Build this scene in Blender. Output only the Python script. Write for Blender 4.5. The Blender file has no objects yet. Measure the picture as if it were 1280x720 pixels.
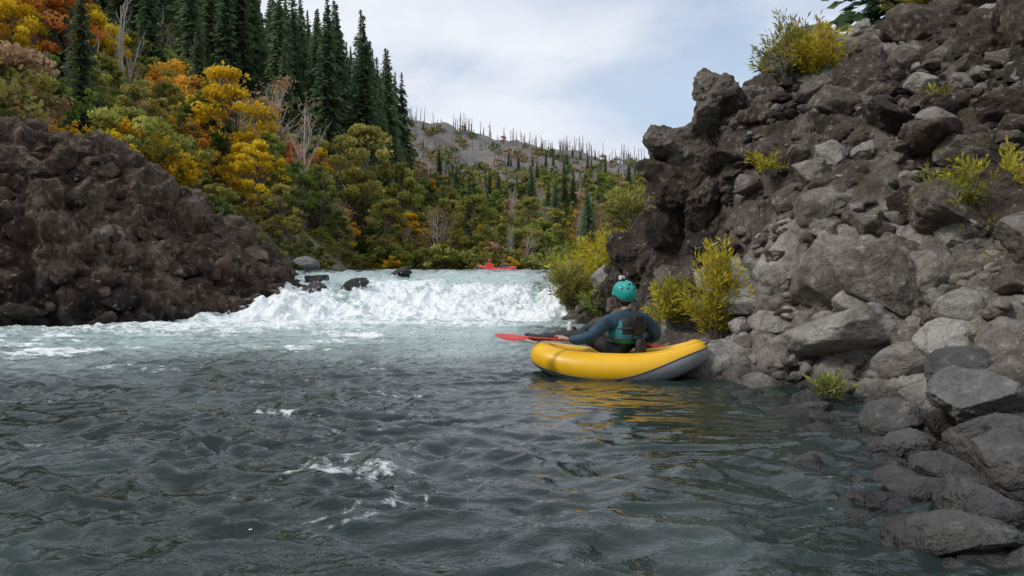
import bpy, bmesh, math, random
import numpy as np
from mathutils import Vector, Matrix
rng=np.random.default_rng(7); random.seed(7)
scene=bpy.context.scene
pi=math.pi
# ------------------------------------------------------------ noise
_p=np.random.default_rng(1).permutation(256)
_g=np.random.default_rng(2).normal(size=(256,3)); _g/=np.linalg.norm(_g,axis=1)[:,None]
def perlin(x,y,z=0.0):
    x,y,z=np.broadcast_arrays(np.asarray(x,float),np.asarray(y,float),np.asarray(z,float))
    xi=np.floor(x).astype(int); yi=np.floor(y).astype(int); zi=np.floor(z).astype(int)
    xf=x-xi; yf=y-yi; zf=z-zi
    f=lambda t:t*t*t*(t*(t*6-15)+10)
    u,v,w=f(xf),f(yf),f(zf); r=0
    for i in (0,1):
        for j in (0,1):
            for k in (0,1):
                h=_p[(_p[(_p[(xi+i)&255]+yi+j)&255]+zi+k)&255]
                g=_g[h]
                d=g[...,0]*(xf-i)+g[...,1]*(yf-j)+g[...,2]*(zf-k)
                r=r+d*(u if i else 1-u)*(v if j else 1-v)*(w if k else 1-w)
    return r*1.5
def fbm(x,y,z=0.0,o=4,g=.5):
    s=0;a=1
    for i in range(o):
        s=s+a*perlin(x*2**i+i*17.3,y*2**i+i*5.1,z*2**i+i*9.7); a*=g
    return s
def ridged(x,y,z=0.0,o=4):
    s=0;a=1
    for i in range(o):
        s=s+a*(1-2*np.abs(perlin(x*2**i+i*17.3,y*2**i+i*5.1,z*2**i+i*9.7))); a*=.5
    return s-.9
def sst(a,b,x):
    t=np.clip((x-a)/(b-a),0,1); return t*t*(3-2*t)
# ------------------------------------------------------------ mesh helpers
def mk(name,V,F,mats=None,attrs=None,smooth=True,midx=None,parent=None,link=True):
    V=np.asarray(V,float)
    if isinstance(F,np.ndarray): F=[F]
    F=[np.asarray(f,int) for f in F if len(f)]
    me=bpy.data.meshes.new(name)
    me.vertices.add(len(V)); me.vertices.foreach_set('co',V.ravel())
    lv=np.concatenate([f.ravel() for f in F])
    tot=np.concatenate([np.full(len(f),f.shape[1]) for f in F])
    st=np.concatenate([[0],np.cumsum(tot)[:-1]])
    me.loops.add(len(lv)); me.loops.foreach_set('vertex_index',lv.astype(np.int32))
    me.polygons.add(len(tot)); me.polygons.foreach_set('loop_start',st.astype(np.int32))
    me.update(calc_edges=True)
    me.polygons.foreach_set('use_smooth',np.full(len(tot),smooth))
    if midx is not None: me.polygons.foreach_set('material_index',np.asarray(midx,np.int32))
    for k,a in (attrs or {}).items():
        at=me.attributes.new(k,'FLOAT','POINT'); at.data.foreach_set('value',np.asarray(a,np.float32))
    if mats is not None:
        for m in (mats if isinstance(mats,(list,tuple)) else [mats]): me.materials.append(m)
    me.update()
    if not link: return me
    ob=bpy.data.objects.new(name,me); scene.collection.objects.link(ob)
    if parent: ob.parent=parent
    return ob
def gridF(nx,ny):
    i=np.arange(nx*ny).reshape(ny,nx)
    return np.stack([i[:-1,:-1],i[:-1,1:],i[1:,1:],i[1:,:-1]],-1).reshape(-1,4)
def empty(name,loc=(0,0,0)):
    e=bpy.data.objects.new(name,None); scene.collection.objects.link(e); e.location=loc; e.empty_display_size=.2; return e
class Batch:
    def __init__(s): s.V=[];s.F={3:[],4:[]};s.M={3:[],4:[]};s.A={};s.n=0
    def add(s,V,F,m=0,**at):
        V=np.asarray(V,float);F=np.asarray(F,int)
        s.V.append(V); s.F[F.shape[1]].append(F+s.n); s.M[F.shape[1]].append(np.full(len(F),m))
        for k,a in at.items(): s.A.setdefault(k,[]).append(np.broadcast_to(a,(len(V),)))
        s.n+=len(V)
    def build(s,name,mats,smooth=True,**kw):
        F=[];M=[]
        for k in (3,4):
            if s.F[k]: F.append(np.concatenate(s.F[k])); M.append(np.concatenate(s.M[k]))
        return mk(name,np.concatenate(s.V),F,mats,{k:np.concatenate(a) for k,a in s.A.items()},smooth,np.concatenate(M),**kw)
def tube(path,rad,n=6,closed=False,caps=False):
    P=np.asarray(path,float); R=np.broadcast_to(np.asarray(rad,float),(len(P),))
    T=np.gradient(P,axis=0)
    if closed: T=np.roll(P,-1,0)-np.roll(P,1,0)
    T/=np.linalg.norm(T,axis=1)[:,None]+1e-9
    up=np.array([0,0,1.]) if abs(T[:,2]).mean()<.8 else np.array([1.,0,0])
    A=np.cross(T,up); A/=np.linalg.norm(A,axis=1)[:,None]+1e-9; B=np.cross(A,T)
    th=np.arange(n)*2*pi/n
    V=P[:,None]+R[:,None,None]*(A[:,None]*np.cos(th)[None,:,None]+B[:,None]*np.sin(th)[None,:,None])
    i=np.arange(len(P)*n).reshape(len(P),n)
    if closed: i=np.concatenate([i,i[:1]])
    j=np.roll(i,-1,1)
    F=np.stack([i[:-1],j[:-1],j[1:],i[1:]],-1).reshape(-1,4)
    return V.reshape(-1,3),F
def rtube(p,r,n=8):
    p=np.asarray(p,float); r=list(np.broadcast_to(r,(len(p),)))
    d0=(p[0]-p[1]);d0/=np.linalg.norm(d0); d1=(p[-1]-p[-2]);d1/=np.linalg.norm(d1)
    P=[p[0]+d0*r[0],p[0]+d0*r[0]*.8,p[0]+d0*r[0]*.45]+list(p)+[p[-1]+d1*r[-1]*.45,p[-1]+d1*r[-1]*.8,p[-1]+d1*r[-1]]
    R=[.001,r[0]*.6,r[0]*.9]+r+[r[-1]*.9,r[-1]*.6,.001]
    return tube(P,R,n)
def lathe(prof,n=24):
    prof=np.asarray(prof,float); th=np.arange(n)*2*pi/n
    V=np.stack([prof[:,0][:,None]*np.cos(th),prof[:,0][:,None]*np.sin(th),np.repeat(prof[:,1][:,None],n,1)],-1)
    i=np.arange(len(prof)*n).reshape(-1,n); j=np.roll(i,-1,1)
    return V.reshape(-1,3),np.stack([i[:-1],j[:-1],j[1:],i[1:]],-1).reshape(-1,4)
_ico={}
def ico(s):
    if s not in _ico:
        bm=bmesh.new(); bmesh.ops.create_icosphere(bm,subdivisions=s,radius=1)
        _ico[s]=(np.array([v.co[:] for v in bm.verts]),np.array([[v.index for v in f.verts] for f in bm.faces])); bm.free()
    return _ico[s]
def rot(a,b,c): return np.array(Matrix.Rotation(a,3,'Z')@Matrix.Rotation(b,3,'X')@Matrix.Rotation(c,3,'Y'))
def tps(pts,lam=.02):
    pts=np.array(pts,float); X=pts[:,:2]; n=len(X)
    U=lambda r2:.5*r2*np.log(r2+1e-9)
    K=U(((X[:,None]-X[None])**2).sum(-1))+lam*np.eye(n)
    Pm=np.c_[np.ones(n),X]; A=np.zeros((n+3,n+3)); A[:n,:n]=K;A[:n,n:]=Pm;A[n:,:n]=Pm.T
    w=np.linalg.solve(A,np.r_[pts[:,2],0,0,0])
    def f(x,y):
        x=np.asarray(x,float);y=np.asarray(y,float);r=w[n]+w[n+1]*x+w[n+2]*y
        for k in range(n): r=r+w[k]*U((x-X[k,0])**2+(y-X[k,1])**2)
        return r
    return f
# ------------------------------------------------------------ material helpers
class NT:
    def __init__(s,name):
        s.m=bpy.data.materials.new(name); s.m.use_nodes=True; s.t=s.m.node_tree; s.t.nodes.clear()
        s.out=s.t.nodes.new('ShaderNodeOutputMaterial')
    def n(s,typ,props=None,**inp):
        nd=s.t.nodes.new(typ)
        for k,v in (props or {}).items(): setattr(nd,k,v)
        for k,v in inp.items():
            k=k.replace('_',' ')
            sk=nd.inputs[int(k[1:])] if k[0]=='i' and k[1:].isdigit() else nd.inputs[k]
            if isinstance(v,bpy.types.NodeSocket): s.t.links.new(v,sk)
            else:
                if sk.type=='RGBA' and len(v)==3: v=(*v,1)
                sk.default_value=v
        return nd
    def math(s,op,a,b=0.0,clamp=False):
        return s.n('ShaderNodeMath',{'operation':op,'use_clamp':clamp},i0=a,i1=b).outputs[0]
    def noise(s,vec,scale,detail=5,rough=.55,dist=0.0):
        return s.n('ShaderNodeTexNoise',Vector=vec,Scale=scale,Detail=detail,Roughness=rough,Distortion=dist).outputs['Fac']
    def mapr(s,v,a,b,c=0.0,d=1.0,st='SMOOTHSTEP'):
        return s.n('ShaderNodeMapRange',{'interpolation_type':st},i0=v,i1=a,i2=b,i3=c,i4=d).outputs[0]
    def mix(s,f,a,b,blend='MIX'):
        nd=s.t.nodes.new('ShaderNodeMix'); nd.data_type='RGBA'; nd.blend_type=blend
        for idx,v in ((0,f),(6,a),(7,b)):
            if isinstance(v,bpy.types.NodeSocket): s.t.links.new(v,nd.inputs[idx])
            else: nd.inputs[idx].default_value=v if idx==0 else (*v,1) if len(v)==3 else v
        return nd.outputs[2]
    def ramp(s,f,stops):
        nd=s.n('ShaderNodeValToRGB',Fac=f); cr=nd.color_ramp
        while len(cr.elements)<len(stops): cr.elements.new(.5)
        for e,(p,c) in zip(cr.elements,stops): e.position=p; e.color=(*c,1)
        return nd.outputs[0]
    def pos(s): return s.n('ShaderNodeNewGeometry').outputs['Position']
    def attr(s,n): return s.n('ShaderNodeAttribute',{'attribute_name':n}).outputs['Fac']
    def bump(s,h,st,dist,nrm=None):
        kw=dict(Height=h,Strength=st,Distance=dist)
        if nrm is not None: kw['Normal']=nrm
        return s.n('ShaderNodeBump',**kw).outputs[0]
    def bsdf(s,**kw):
        b=s.n('ShaderNodeBsdfPrincipled',**kw); s.t.links.new(b.outputs[0],s.out.inputs[0]); return b
def rock_mat(name,stops,moss=.5,amp=.6,wetz=.12,speck=.5,bs=1.0,crack=.6,lich=.55,vs=1.9):
    t=NT(name); P=t.pos()
    n1=t.noise(P,1.3,5,.6,.3); n2=t.noise(P,9/bs**.5,6,.72); n3=t.noise(P,36/bs**.5,3,.7); n4=t.noise(P,3.2,5,.68,.6)
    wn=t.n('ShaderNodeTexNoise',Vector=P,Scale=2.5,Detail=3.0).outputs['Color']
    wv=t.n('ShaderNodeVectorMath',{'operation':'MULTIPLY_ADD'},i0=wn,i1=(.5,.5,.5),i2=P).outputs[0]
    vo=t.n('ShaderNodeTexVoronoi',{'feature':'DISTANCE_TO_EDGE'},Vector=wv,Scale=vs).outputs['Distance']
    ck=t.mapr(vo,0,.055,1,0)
    f=t.math('ADD',t.attr('tint'),t.math('MULTIPLY',t.math('SUBTRACT',n1,.5),amp))
    f=t.math('ADD',f,t.math('MULTIPLY',t.math('SUBTRACT',n2,.5),.75),True)
    c=t.ramp(f,stops)
    c=t.mix(t.mapr(n3,.4,.68,0,speck),c,t.mix(.6,c,(.012,.010,.009)))
    c=t.mix(t.mapr(n2,.57,.66,0,lich),c,(.44,.42,.37))
    N=t.n('ShaderNodeNewGeometry').outputs['Normal']; nz=t.n('ShaderNodeSeparateXYZ',Vector=N).outputs[2]
    ms=t.math('MULTIPLY',t.mapr(nz,.3,.8),t.mapr(n4,.52,.64,0,moss))
    c=t.mix(ms,c,t.ramp(n3,[(.3,(.035,.04,.012)),(.7,(.12,.11,.035))]))
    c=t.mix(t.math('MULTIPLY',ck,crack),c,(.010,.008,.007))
    z=t.n('ShaderNodeSeparateXYZ',Vector=P).outputs[2]
    wz=t.math('ADD',z,t.math('MULTIPLY',t.math('SUBTRACT',n1,.5),-.35))
    wet=t.mapr(wz,wetz-.08,wetz+.12,1,0)
    c=t.mix(wet,c,t.mix(1.0,c,(.33,.32,.31),'MULTIPLY'))
    r=t.mapr(wet,0,1,.9,.25,'LINEAR')
    hh=t.math('SUBTRACT',n4,t.math('MULTIPLY',ck,.35*crack))
    b=t.bump(hh,1.0,.14*bs); b=t.bump(n2,.9,.05*bs,b); b=t.bump(n3,.7,.012*bs,b)
    t.bsdf(Base_Color=c,Roughness=r,Normal=b); return t.m
def leaf_mat(name,stops,rv=.25,hv=.03,sat=1.0):
    t=NT(name)
    r=t.n('ShaderNodeObjectInfo').outputs['Random']
    c=t.ramp(t.attr('tint'),stops)
    h=t.mapr(r,0,1,.5-hv,.5+hv,'LINEAR'); r2=t.math('FRACT',t.math('MULTIPLY',r,7.31))
    v=t.mapr(r2,0,1,1-rv,1+rv,'LINEAR')
    c=t.n('ShaderNodeHueSaturation',Hue=h,Saturation=sat,Value=v,Color=c).outputs[0]
    d=t.n('ShaderNodeBsdfDiffuse',Color=c); tr=t.n('ShaderNodeBsdfTranslucent',Color=c)
    m=t.n('ShaderNodeMixShader',i0=.38,i1=d.outputs[0],i2=tr.outputs[0])
    t.t.links.new(m.outputs[0],t.out.inputs[0]); return t.m
def plain(name,c,rough=.6,var=.25,scale=8,metal=0.0,bmp=.0):
    t=NT(name); P=t.n('ShaderNodeTexCoord').outputs['Object']; n=t.noise(P,scale,5,.6)
    col=t.mix(t.mapr(n,.3,.7),tuple(x*(1-var) for x in c),tuple(min(1,x*(1+var)) for x in c))
    kw=dict(Base_Color=col,Roughness=rough,Metallic=metal)
    if bmp: kw['Normal']=t.bump(n,.6,bmp)
    t.bsdf(**kw); return t.m
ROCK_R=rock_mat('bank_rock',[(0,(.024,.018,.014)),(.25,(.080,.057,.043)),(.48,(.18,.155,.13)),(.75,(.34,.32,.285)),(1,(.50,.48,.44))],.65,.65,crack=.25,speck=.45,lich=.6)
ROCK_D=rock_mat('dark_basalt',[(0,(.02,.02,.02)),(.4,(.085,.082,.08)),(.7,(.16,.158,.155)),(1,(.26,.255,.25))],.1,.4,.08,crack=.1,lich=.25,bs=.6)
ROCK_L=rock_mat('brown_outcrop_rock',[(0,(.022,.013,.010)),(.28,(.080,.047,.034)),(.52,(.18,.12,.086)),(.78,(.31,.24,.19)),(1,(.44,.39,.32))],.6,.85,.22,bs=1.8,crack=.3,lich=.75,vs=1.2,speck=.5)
BARK=plain('bark',(.13,.11,.09),.9,.4,6)
PALE=plain('pale_bark',(.38,.35,.31),.9,.3,6)
CHAR=plain('charred_wood',(.17,.155,.155),.9,.3,1)
FIR=leaf_mat('fir_needles',[(0,(.045,.07,.04)),(.5,(.10,.15,.08)),(1,(.17,.23,.115))],.3,.02)
GRN=leaf_mat('green_leaves',[(0,(.07,.10,.022)),(.5,(.19,.245,.055)),(1,(.33,.38,.10))],.3,.03)
OLV=leaf_mat('olive_leaves',[(0,(.13,.13,.03)),(.5,(.31,.31,.075)),(1,(.49,.46,.13))],.3,.03)
GLD=leaf_mat('golden_leaves',[(0,(.34,.20,.015)),(.5,(.74,.48,.025)),(1,(.88,.66,.08))],.12,.015)
ORG=leaf_mat('orange_leaves',[(0,(.32,.13,.02)),(.5,(.70,.31,.05)),(1,(.82,.44,.10))],.15,.02)
RUS=leaf_mat('rust_leaves',[(0,(.20,.12,.07)),(.5,(.42,.28,.16)),(1,(.56,.41,.26))],.2,.02)
WIL=leaf_mat('willow_leaves',[(0,(.18,.16,.015)),(.5,(.50,.44,.04)),(1,(.74,.62,.09))],.1,.01)
# ------------------------------------------------------------ world, sun, camera
SE=math.radians(42); sd=np.array([-.70,-.30,0]); sd/=np.linalg.norm(sd)
w=bpy.data.worlds.new('World'); scene.world=w; w.use_nodes=True; nt=w.node_tree; nt.nodes.clear()
def wn(t,**kw):
    n=nt.nodes.new(t)
    for k,v in kw.items(): setattr(n,k,v)
    return n
o=wn('ShaderNodeOutputWorld'); sky=wn('ShaderNodeTexSky',sky_type='NISHITA'); sky.sun_disc=False
sky.sun_elevation=SE; sky.sun_rotation=math.atan2(sd[0],sd[1]); sky.air_density=1.0; sky.dust_density=.8
b1=wn('ShaderNodeBackground'); b1.inputs[1].default_value=.15; nt.links.new(sky.outputs[0],b1.inputs[0])
tc=wn('ShaderNodeTexCoord'); mp=wn('ShaderNodeMapping'); mp.inputs['Scale'].default_value=(1,1,2.6); mp.inputs['Location'].default_value=(.35,.1,.0)
nt.links.new(tc.outputs['Generated'],mp.inputs[0])
nz=wn('ShaderNodeTexNoise'); nz.inputs['Scale'].default_value=2.2; nz.inputs['Detail'].default_value=8; nz.inputs['Roughness'].default_value=.5; nz.inputs['Distortion'].default_value=.3
nt.links.new(mp.outputs[0],nz.inputs['Vector'])
r1=wn('ShaderNodeMapRange',interpolation_type='SMOOTHSTEP'); r1.inputs[1].default_value=.36; r1.inputs[2].default_value=.52; r1.inputs[3].default_value=.42
nt.links.new(nz.outputs['Fac'],r1.inputs[0])
nz2=wn('ShaderNodeTexNoise'); nz2.inputs['Scale'].default_value=4.5; nz2.inputs['Detail'].default_value=6
nt.links.new(mp.outputs[0],nz2.inputs['Vector'])
cr=wn('ShaderNodeValToRGB'); cr.color_ramp.elements[0].position=.3; cr.color_ramp.elements[0].color=(.60,.66,.78,1); cr.color_ramp.elements[1].position=.65; cr.color_ramp.elements[1].color=(.80,.83,.89,1)
nt.links.new(nz2.outputs['Fac'],cr.inputs[0])
b2=wn('ShaderNodeBackground'); b2.inputs[1].default_value=1.1; nt.links.new(cr.outputs[0],b2.inputs[0])
ms=wn('ShaderNodeMixShader'); nt.links.new(r1.outputs[0],ms.inputs[0]); nt.links.new(b1.outputs[0],ms.inputs[1]); nt.links.new(b2.outputs[0],ms.inputs[2]); nt.links.new(ms.outputs[0],o.inputs[0])
L=bpy.data.lights.new('sun','SUN'); L.energy=2.0; L.angle=math.radians(9); L.color=(1,.94,.86)
lo=bpy.data.objects.new('sun',L); scene.collection.objects.link(lo)
tosun=Vector((sd[0]*math.cos(SE),sd[1]*math.cos(SE),math.sin(SE))); lo.rotation_euler=tosun.to_track_quat('Z','Y').to_euler()
cam=bpy.data.cameras.new('camera'); co=bpy.data.objects.new('camera',cam); scene.collection.objects.link(co); scene.camera=co
cam.sensor_width=36; cam.lens=36*1004/1280; cam.clip_end=4000; cam.clip_start=.05
co.location=(0,0,1.1); co.rotation_euler=(math.radians(90-.97),0,0)
scene.view_settings.view_transform='Standard'; scene.view_settings.look='None'; scene.view_settings.exposure=0
# ------------------------------------------------------------ terrain
def T(x,y):
    x,y=np.broadcast_arrays(np.asarray(x,float),np.asarray(y,float))
    sx=np.interp(y,[-50,15,22,30,60,75,100,400],[-14,-13.5,-10,-9.5,-12,-14,-14,-14])
    rs=np.interp(y,[-50,2,6,9,13,20,30,50,75,400],[3,3,3.8,2.8,3.0,2.2,2.6,7,20,40])
    base=np.interp(y,[-300,16,26,70,78,250,330,400,520,1200],[-.8,-.8,.6,.6,2,24,46,78,62,40])
    rf=np.clip(1-(x+60)*.0024,.5,1.25); base=np.where(y>250,24+(base-24)*(rf+(rf-1)*.45),base)
    a=np.clip(sx-x,0,None); b=np.clip(x-rs,0,None)
    z=base+(np.minimum(a,2)*.9+.52*np.minimum(a,75))*np.interp(y,[0,180,350],[1,1,.15])
    z=z+np.where(y<24,.7,.35)*np.minimum(b,25)*np.interp(y,[0,80,250],[1,.5,.1])
    z=z+fbm(x*.05,y*.05,0,4)*np.clip((y-75)/120,0,1)*5+fbm(x*.3,y*.3,3,3)*np.clip(a/6,0,1)*.8
    return z
xs=np.r_[np.arange(-900,-90,18),np.arange(-90,70,1.6),np.arange(70,900,18)]
ys=np.r_[np.arange(-200,-20,12),np.arange(-20,200,1.6),np.arange(200,520,5),np.arange(520,1600,40)]
X,Y=np.meshgrid(xs,ys); Z=T(X,Y)
t=NT('hillside_soil'); P=t.pos(); n1=t.noise(P,.05,8,.65); n2=t.noise(P,.5,6,.7)
c=t.ramp(n1,[(.3,(.10,.085,.06)),(.5,(.17,.14,.10)),(.62,(.15,.15,.06)),(.8,(.22,.17,.12))])
c=t.mix(t.mapr(n2,.35,.65),t.mix(1.0,c,(.55,.55,.55),'MULTIPLY'),c)
yy=t.n('ShaderNodeSeparateXYZ',Vector=P).outputs[1]
c=t.mix(t.mapr(yy,150,340,0,.85),c,t.ramp(t.noise(P,.11,8,.78),[(.36,(.085,.09,.085)),(.45,(.14,.13,.125)),(.54,(.19,.165,.16)),(.64,(.15,.165,.11))]))  # far slope: burned ground tones, greyed with distance as aerial haze painted into colour
t.bsdf(Base_Color=c,Roughness=.95,Normal=t.bump(n2,.8,.5))
mk('ground_terrain',np.stack([X,Y,Z],-1).reshape(-1,3),gridF(len(xs),len(ys)),t.m)
# ------------------------------------------------------------ river
xs=np.r_[np.arange(-60,-14,1.),np.arange(-14,-6,.05),np.arange(-6,4.6,.030),np.arange(4.6,40,1.)]
ys=[-25.]
while ys[-1]<78:
    y=ys[-1]; ys.append(y+(1.0 if y<1 else .022 if y<5 else .03 if y<9 else .045 if y<16 else .04 if y<28 else .1 if y<36 else .6))
ys=np.array(ys); X,Y=np.meshgrid(xs,ys)
wob=.8*fbm(X*.4,Y*.1,5,3)+.5*np.sin(X*.8+.5)
q=Y+wob
PR=([-30,18.9,20,21.5,23.5,26,28,32,80],[0,0,.22,.50,.82,1.07,1.19,1.27,1.36])
Zr=np.interp(q,*PR)
cg=np.exp(-(((X-.95)/1.3)**2+((Y-6.7)/2.5)**2))
calm=1-.84*cg
calm*=np.interp(Y,[2,9,16,20,30],[1.1,1.05,1.1,1,.6])
wx=X+.30*fbm(X*.8,Y*.8,2,2); wy=Y+.25*fbm(X*.7,Y*.9,8,2)
patch=.65+.8*np.clip(fbm(X*.35,Y*.5,71,3)+.4,0,1)
h=.055*fbm(wx*.6,wy*.95,0,2)+.038*ridged(wx*1.2+.6*wy,wy*2.1-.3*wx,4,2)+patch*(.027*ridged(wx*2.6-.7*wy,wy*4.2,14,2)+.012*fbm(wx*6,wy*9,1,2)+.0035*fbm(wx*15,wy*20,6,2))
h*=calm
h+=cg*(.024*fbm(wx*.7,wy*2.0,33,2)+.005*ridged(wx*1.5+wy,wy*4.2,31,2))
rap=sst(18.6,19.6,q)*(1-sst(27,30,q)); lowr=sst(18.6,19.6,q)*(1-sst(22.6,24.4,q))
h=h+lowr*(.17*ridged(X*.8,Y*.6,7,3)+.09*ridged(X*2.1,Y*1.4,3,3)+.03*fbm(X*8,Y*6,3,2))
h=h+(rap-lowr).clip(0,1)*(.12*ridged(X*.55,Y*.45,27,3)+.04*fbm(X*2.2,Y*1.2,23,3))
h=h+sst(27,30,q)*(.05*fbm(X*.6,Y*.5,3,3))
boil=sst(11,18,q)*(1-sst(18.5,19.5,q)); h+=boil*(.06*fbm(X*1.2,Y*1.3,6,4)+.018*fbm(X*6,Y*6,6,2))
Z=Zr+h
fn=fbm(X*.55,Y*.35,9,4)
foam=lowr*(.98+.5*fn+.8*h)+(rap-lowr).clip(0,1)*(.26+.8*fn+.40*ridged(X*1.3,Y*.5,19,3))
foam=foam-.60*lowr*sst(.12,.6,fbm(X*.9,Y*.4,44,3))+.25*lowr*np.exp(-((X+1.4)/1.8)**2)
tong=np.exp(-(((X-.0)/1.6)**2+((q-25.0)/2.0)**2)); foam-=tong*.8
tong2=np.exp(-(((X+3.9)/1.6)**2+((q-25.8)/1.6)**2)); foam-=tong2*.5
foam=foam+.62*np.exp(-((q-18.0)/1.4)**2)*(1-sst(0,1.6,X))+.48*np.exp(-((q-15.6)/2.0)**2)*(1-sst(-2.5,.8,X))+.28*np.exp(-((q-12.6)/1.7)**2)*(1-sst(-4,-.5,X))
foam=foam+.17*sst(2.4,5,Y)*(1-sst(11,14,Y))*(1-sst(-1.2,.3,X-.12*Y+.6))+.47*(fbm(X*.55,Y*1.2,12,3)-.07)*(Y<15)*(1-sst(-.8,.6,X))
foam=foam+.27*np.exp(-(((X-1.5)/.6)**2+((Y-4.1)/1.)**2))
aer=sst(6.8,15.5,q+1.6*fbm(X*.4,Y*.4,20,3))*(1-sst(-1.0,1.0,X-.06*(Y-9)))*(1-sst(26,30,q))
aer=np.maximum(aer,.9*sst(15.5,17.5,q)*(1-sst(22,25,q)))
aer=np.maximum(aer,.03+.14*np.clip(fbm(X*.5,Y*.6,61,3),0,1)*(X<1))
t=NT('river_water'); P=t.pos()
mpn=t.n('ShaderNodeMapping',Vector=P,Scale=(1,1.35,1)).outputs[0]
fa=t.attr('foam'); ae=t.attr('aer'); cl=t.attr('calm')
na=t.noise(mpn,2.6,7,.72,.8); nb=t.noise(mpn,14,5,.7,.5)
fsum=t.math('ADD',fa,t.math('ADD',t.math('MULTIPLY',t.math('SUBTRACT',na,.5),1.6),t.math('MULTIPLY',t.math('SUBTRACT',nb,.5),.8)))
fm=t.mapr(fsum,.42,.80)
aem=t.math('MULTIPLY',ae,t.mapr(na,.25,.6,.6,1))
wc=t.mix(aem,(.008,.016,.013),(.38,.49,.475))
fc=t.mix(t.mapr(nb,.3,.62),(.58,.66,.68),(.90,.92,.92))
fc=t.mix(t.mapr(na,.38,.52,.4,0),fc,(.48,.57,.59))  # broad grey-blue noise mixed into the foam colour as painted shading
c=t.mix(fm,wc,fc)
r=t.mapr(fm,0,1,.02,.7,'LINEAR')
b=t.bump(t.noise(mpn,11,3,.6,.4),cl,.011); b=t.bump(t.noise(mpn,32,2,.5),cl,.002,b)
ff=t.bump(t.noise(P,16,4,.7),.4,.04,b)
nm=t.n('ShaderNodeMix',{'data_type':'VECTOR'}); t.t.links.new(fm,nm.inputs[0]); t.t.links.new(b,nm.inputs[4]); t.t.links.new(ff,nm.inputs[5])
t.bsdf(Base_Color=c,Roughness=r,IOR=1.33,Normal=nm.outputs[1])
mk('river_water',np.stack([X,Y,Z],-1).reshape(-1,3),gridF(len(xs),len(ys)),t.m,{'foam':foam.ravel(),'aer':aer.ravel(),'calm':(1-.8*cg).ravel()})
def WZ(x,y): return float(np.interp(y,*PR))
B=Batch(); iv,jf=ico(1)
for i in range(1300):
    x=-3+rng.normal()*2.6 if i%2 else rng.choice([-5.2,-3.4,-2.2,-.9,.2])+rng.normal()*.25
    if x>.9 or x<-5.5: continue
    y=rng.uniform(19.4,23.5); z=WZ(x,y)+.08+abs(rng.normal())*(.12 if i%2 else .2)
    B.add(iv*rng.uniform(.005,.018)*np.array([1,1,1.3])+[x,y,z],jf)
B.build('spray_droplets',plain('spray_white',(.85,.88,.9),.4,.02))
# ------------------------------------------------------------ rocks
def rock(B,c,s,seed,sub=4,facets=9,rough=.12,tint=.5,r=None,cut=(.5,.85),m=0):
    g=np.random.default_rng(seed); V,F=ico(sub); V=V.copy()
    for k in range(facets):
        n=g.normal(size=3); n/=np.linalg.norm(n); d=g.uniform(*cut)
        tt=V@n-d; V-=np.maximum(tt,0)[:,None]*n*.92
    o=g.uniform(0,50,3)
    V=V*(1+rough*fbm(V[:,0]*1.3+o[0],V[:,1]*1.3+o[1],V[:,2]*1.3+o[2],3 if sub<5 else 5,.55))[:,None]
    if sub>=4: V=V*(1+rough*.6*ridged(V[:,0]*3+o[0],V[:,1]*3+o[1],V[:,2]*3+o[2],4 if sub>4 else 3)*.5)[:,None]
    s=np.broadcast_to(np.asarray(s,float),(3,))
    R=rot(g.uniform(0,6.28),g.uniform(-.35,.35),g.uniform(-.35,.35)) if r is None else rot(*r)
    V=(V*s)@R.T+np.asarray(c)
    B.add(V,F,m,tint=tint)
cp=[(-10.5,16.6,-.2),(-9.1,17.1,-.2),(-7.9,18.3,-.2),(-6.7,19.7,-.2),(-5.6,21.3,-.1),(-5.2,22.4,.1),
 (-10.8,16.9,1.0),(-9.5,17.6,1.2),(-8.4,18.8,1.2),(-7.2,20.2,1.0),
 (-11.3,17.8,2.8),(-10.0,18.6,2.7),(-9.2,19.6,2.5),(-8.0,20.6,1.9),
 (-12.1,19,4.45),(-10.8,20,4.2),(-9.4,20.5,3.6),(-8.35,21.3,2.75),(-7.2,21.7,1.7),(-6.4,21.9,1.0),(-5.8,22.2,.6),
 (-13,17,3.0),(-13,15.8,.4),(-14,19,4.9),(-16,17,4.6),(-16,14.5,1),(-20,15,5),(-20,20,6),(-12,22,4.4),(-9.5,23,3.2),(-8,24,2.2),(-6.9,24.3,1.2),(-9,27,2.5),(-13,27,4.0),(-7.9,26.5,1.3),
 (-10.2,15.6,-.9),(-8.4,16.4,-.9),(-6.8,18.0,-.9),(-5.5,20,-.8),(-4.5,22.4,-.6),(-13,14,-.9)]
fl=tps(cp)
def disp(X,Y,Z,amp,f,ter=.5):
    P=np.stack([X,Y,Z],-1); dx=np.gradient(P,axis=1); dy=np.gradient(P,axis=0); N=np.cross(dx,dy); N/=np.linalg.norm(N,axis=-1)[...,None]
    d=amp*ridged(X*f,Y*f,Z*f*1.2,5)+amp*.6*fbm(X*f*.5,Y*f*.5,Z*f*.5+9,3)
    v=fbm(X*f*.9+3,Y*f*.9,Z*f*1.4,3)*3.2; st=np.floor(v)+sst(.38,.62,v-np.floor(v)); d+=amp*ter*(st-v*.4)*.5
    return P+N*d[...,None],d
xs=np.arange(-17,-4.2,.05); ys=np.arange(14,26,.045); X,Y=np.meshgrid(xs,ys); Z=fl(X,Y)-.75*np.clip(Y-22,0,None)*sst(-8.5,-11,X)
P,d=disp(X,Y,Z,.28,1.1,1.2)
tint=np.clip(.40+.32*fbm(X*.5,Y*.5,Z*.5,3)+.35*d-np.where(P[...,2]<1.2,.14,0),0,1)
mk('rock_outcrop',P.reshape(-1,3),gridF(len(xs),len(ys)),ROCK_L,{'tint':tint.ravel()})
B=Batch(); g=np.random.default_rng(5)
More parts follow.
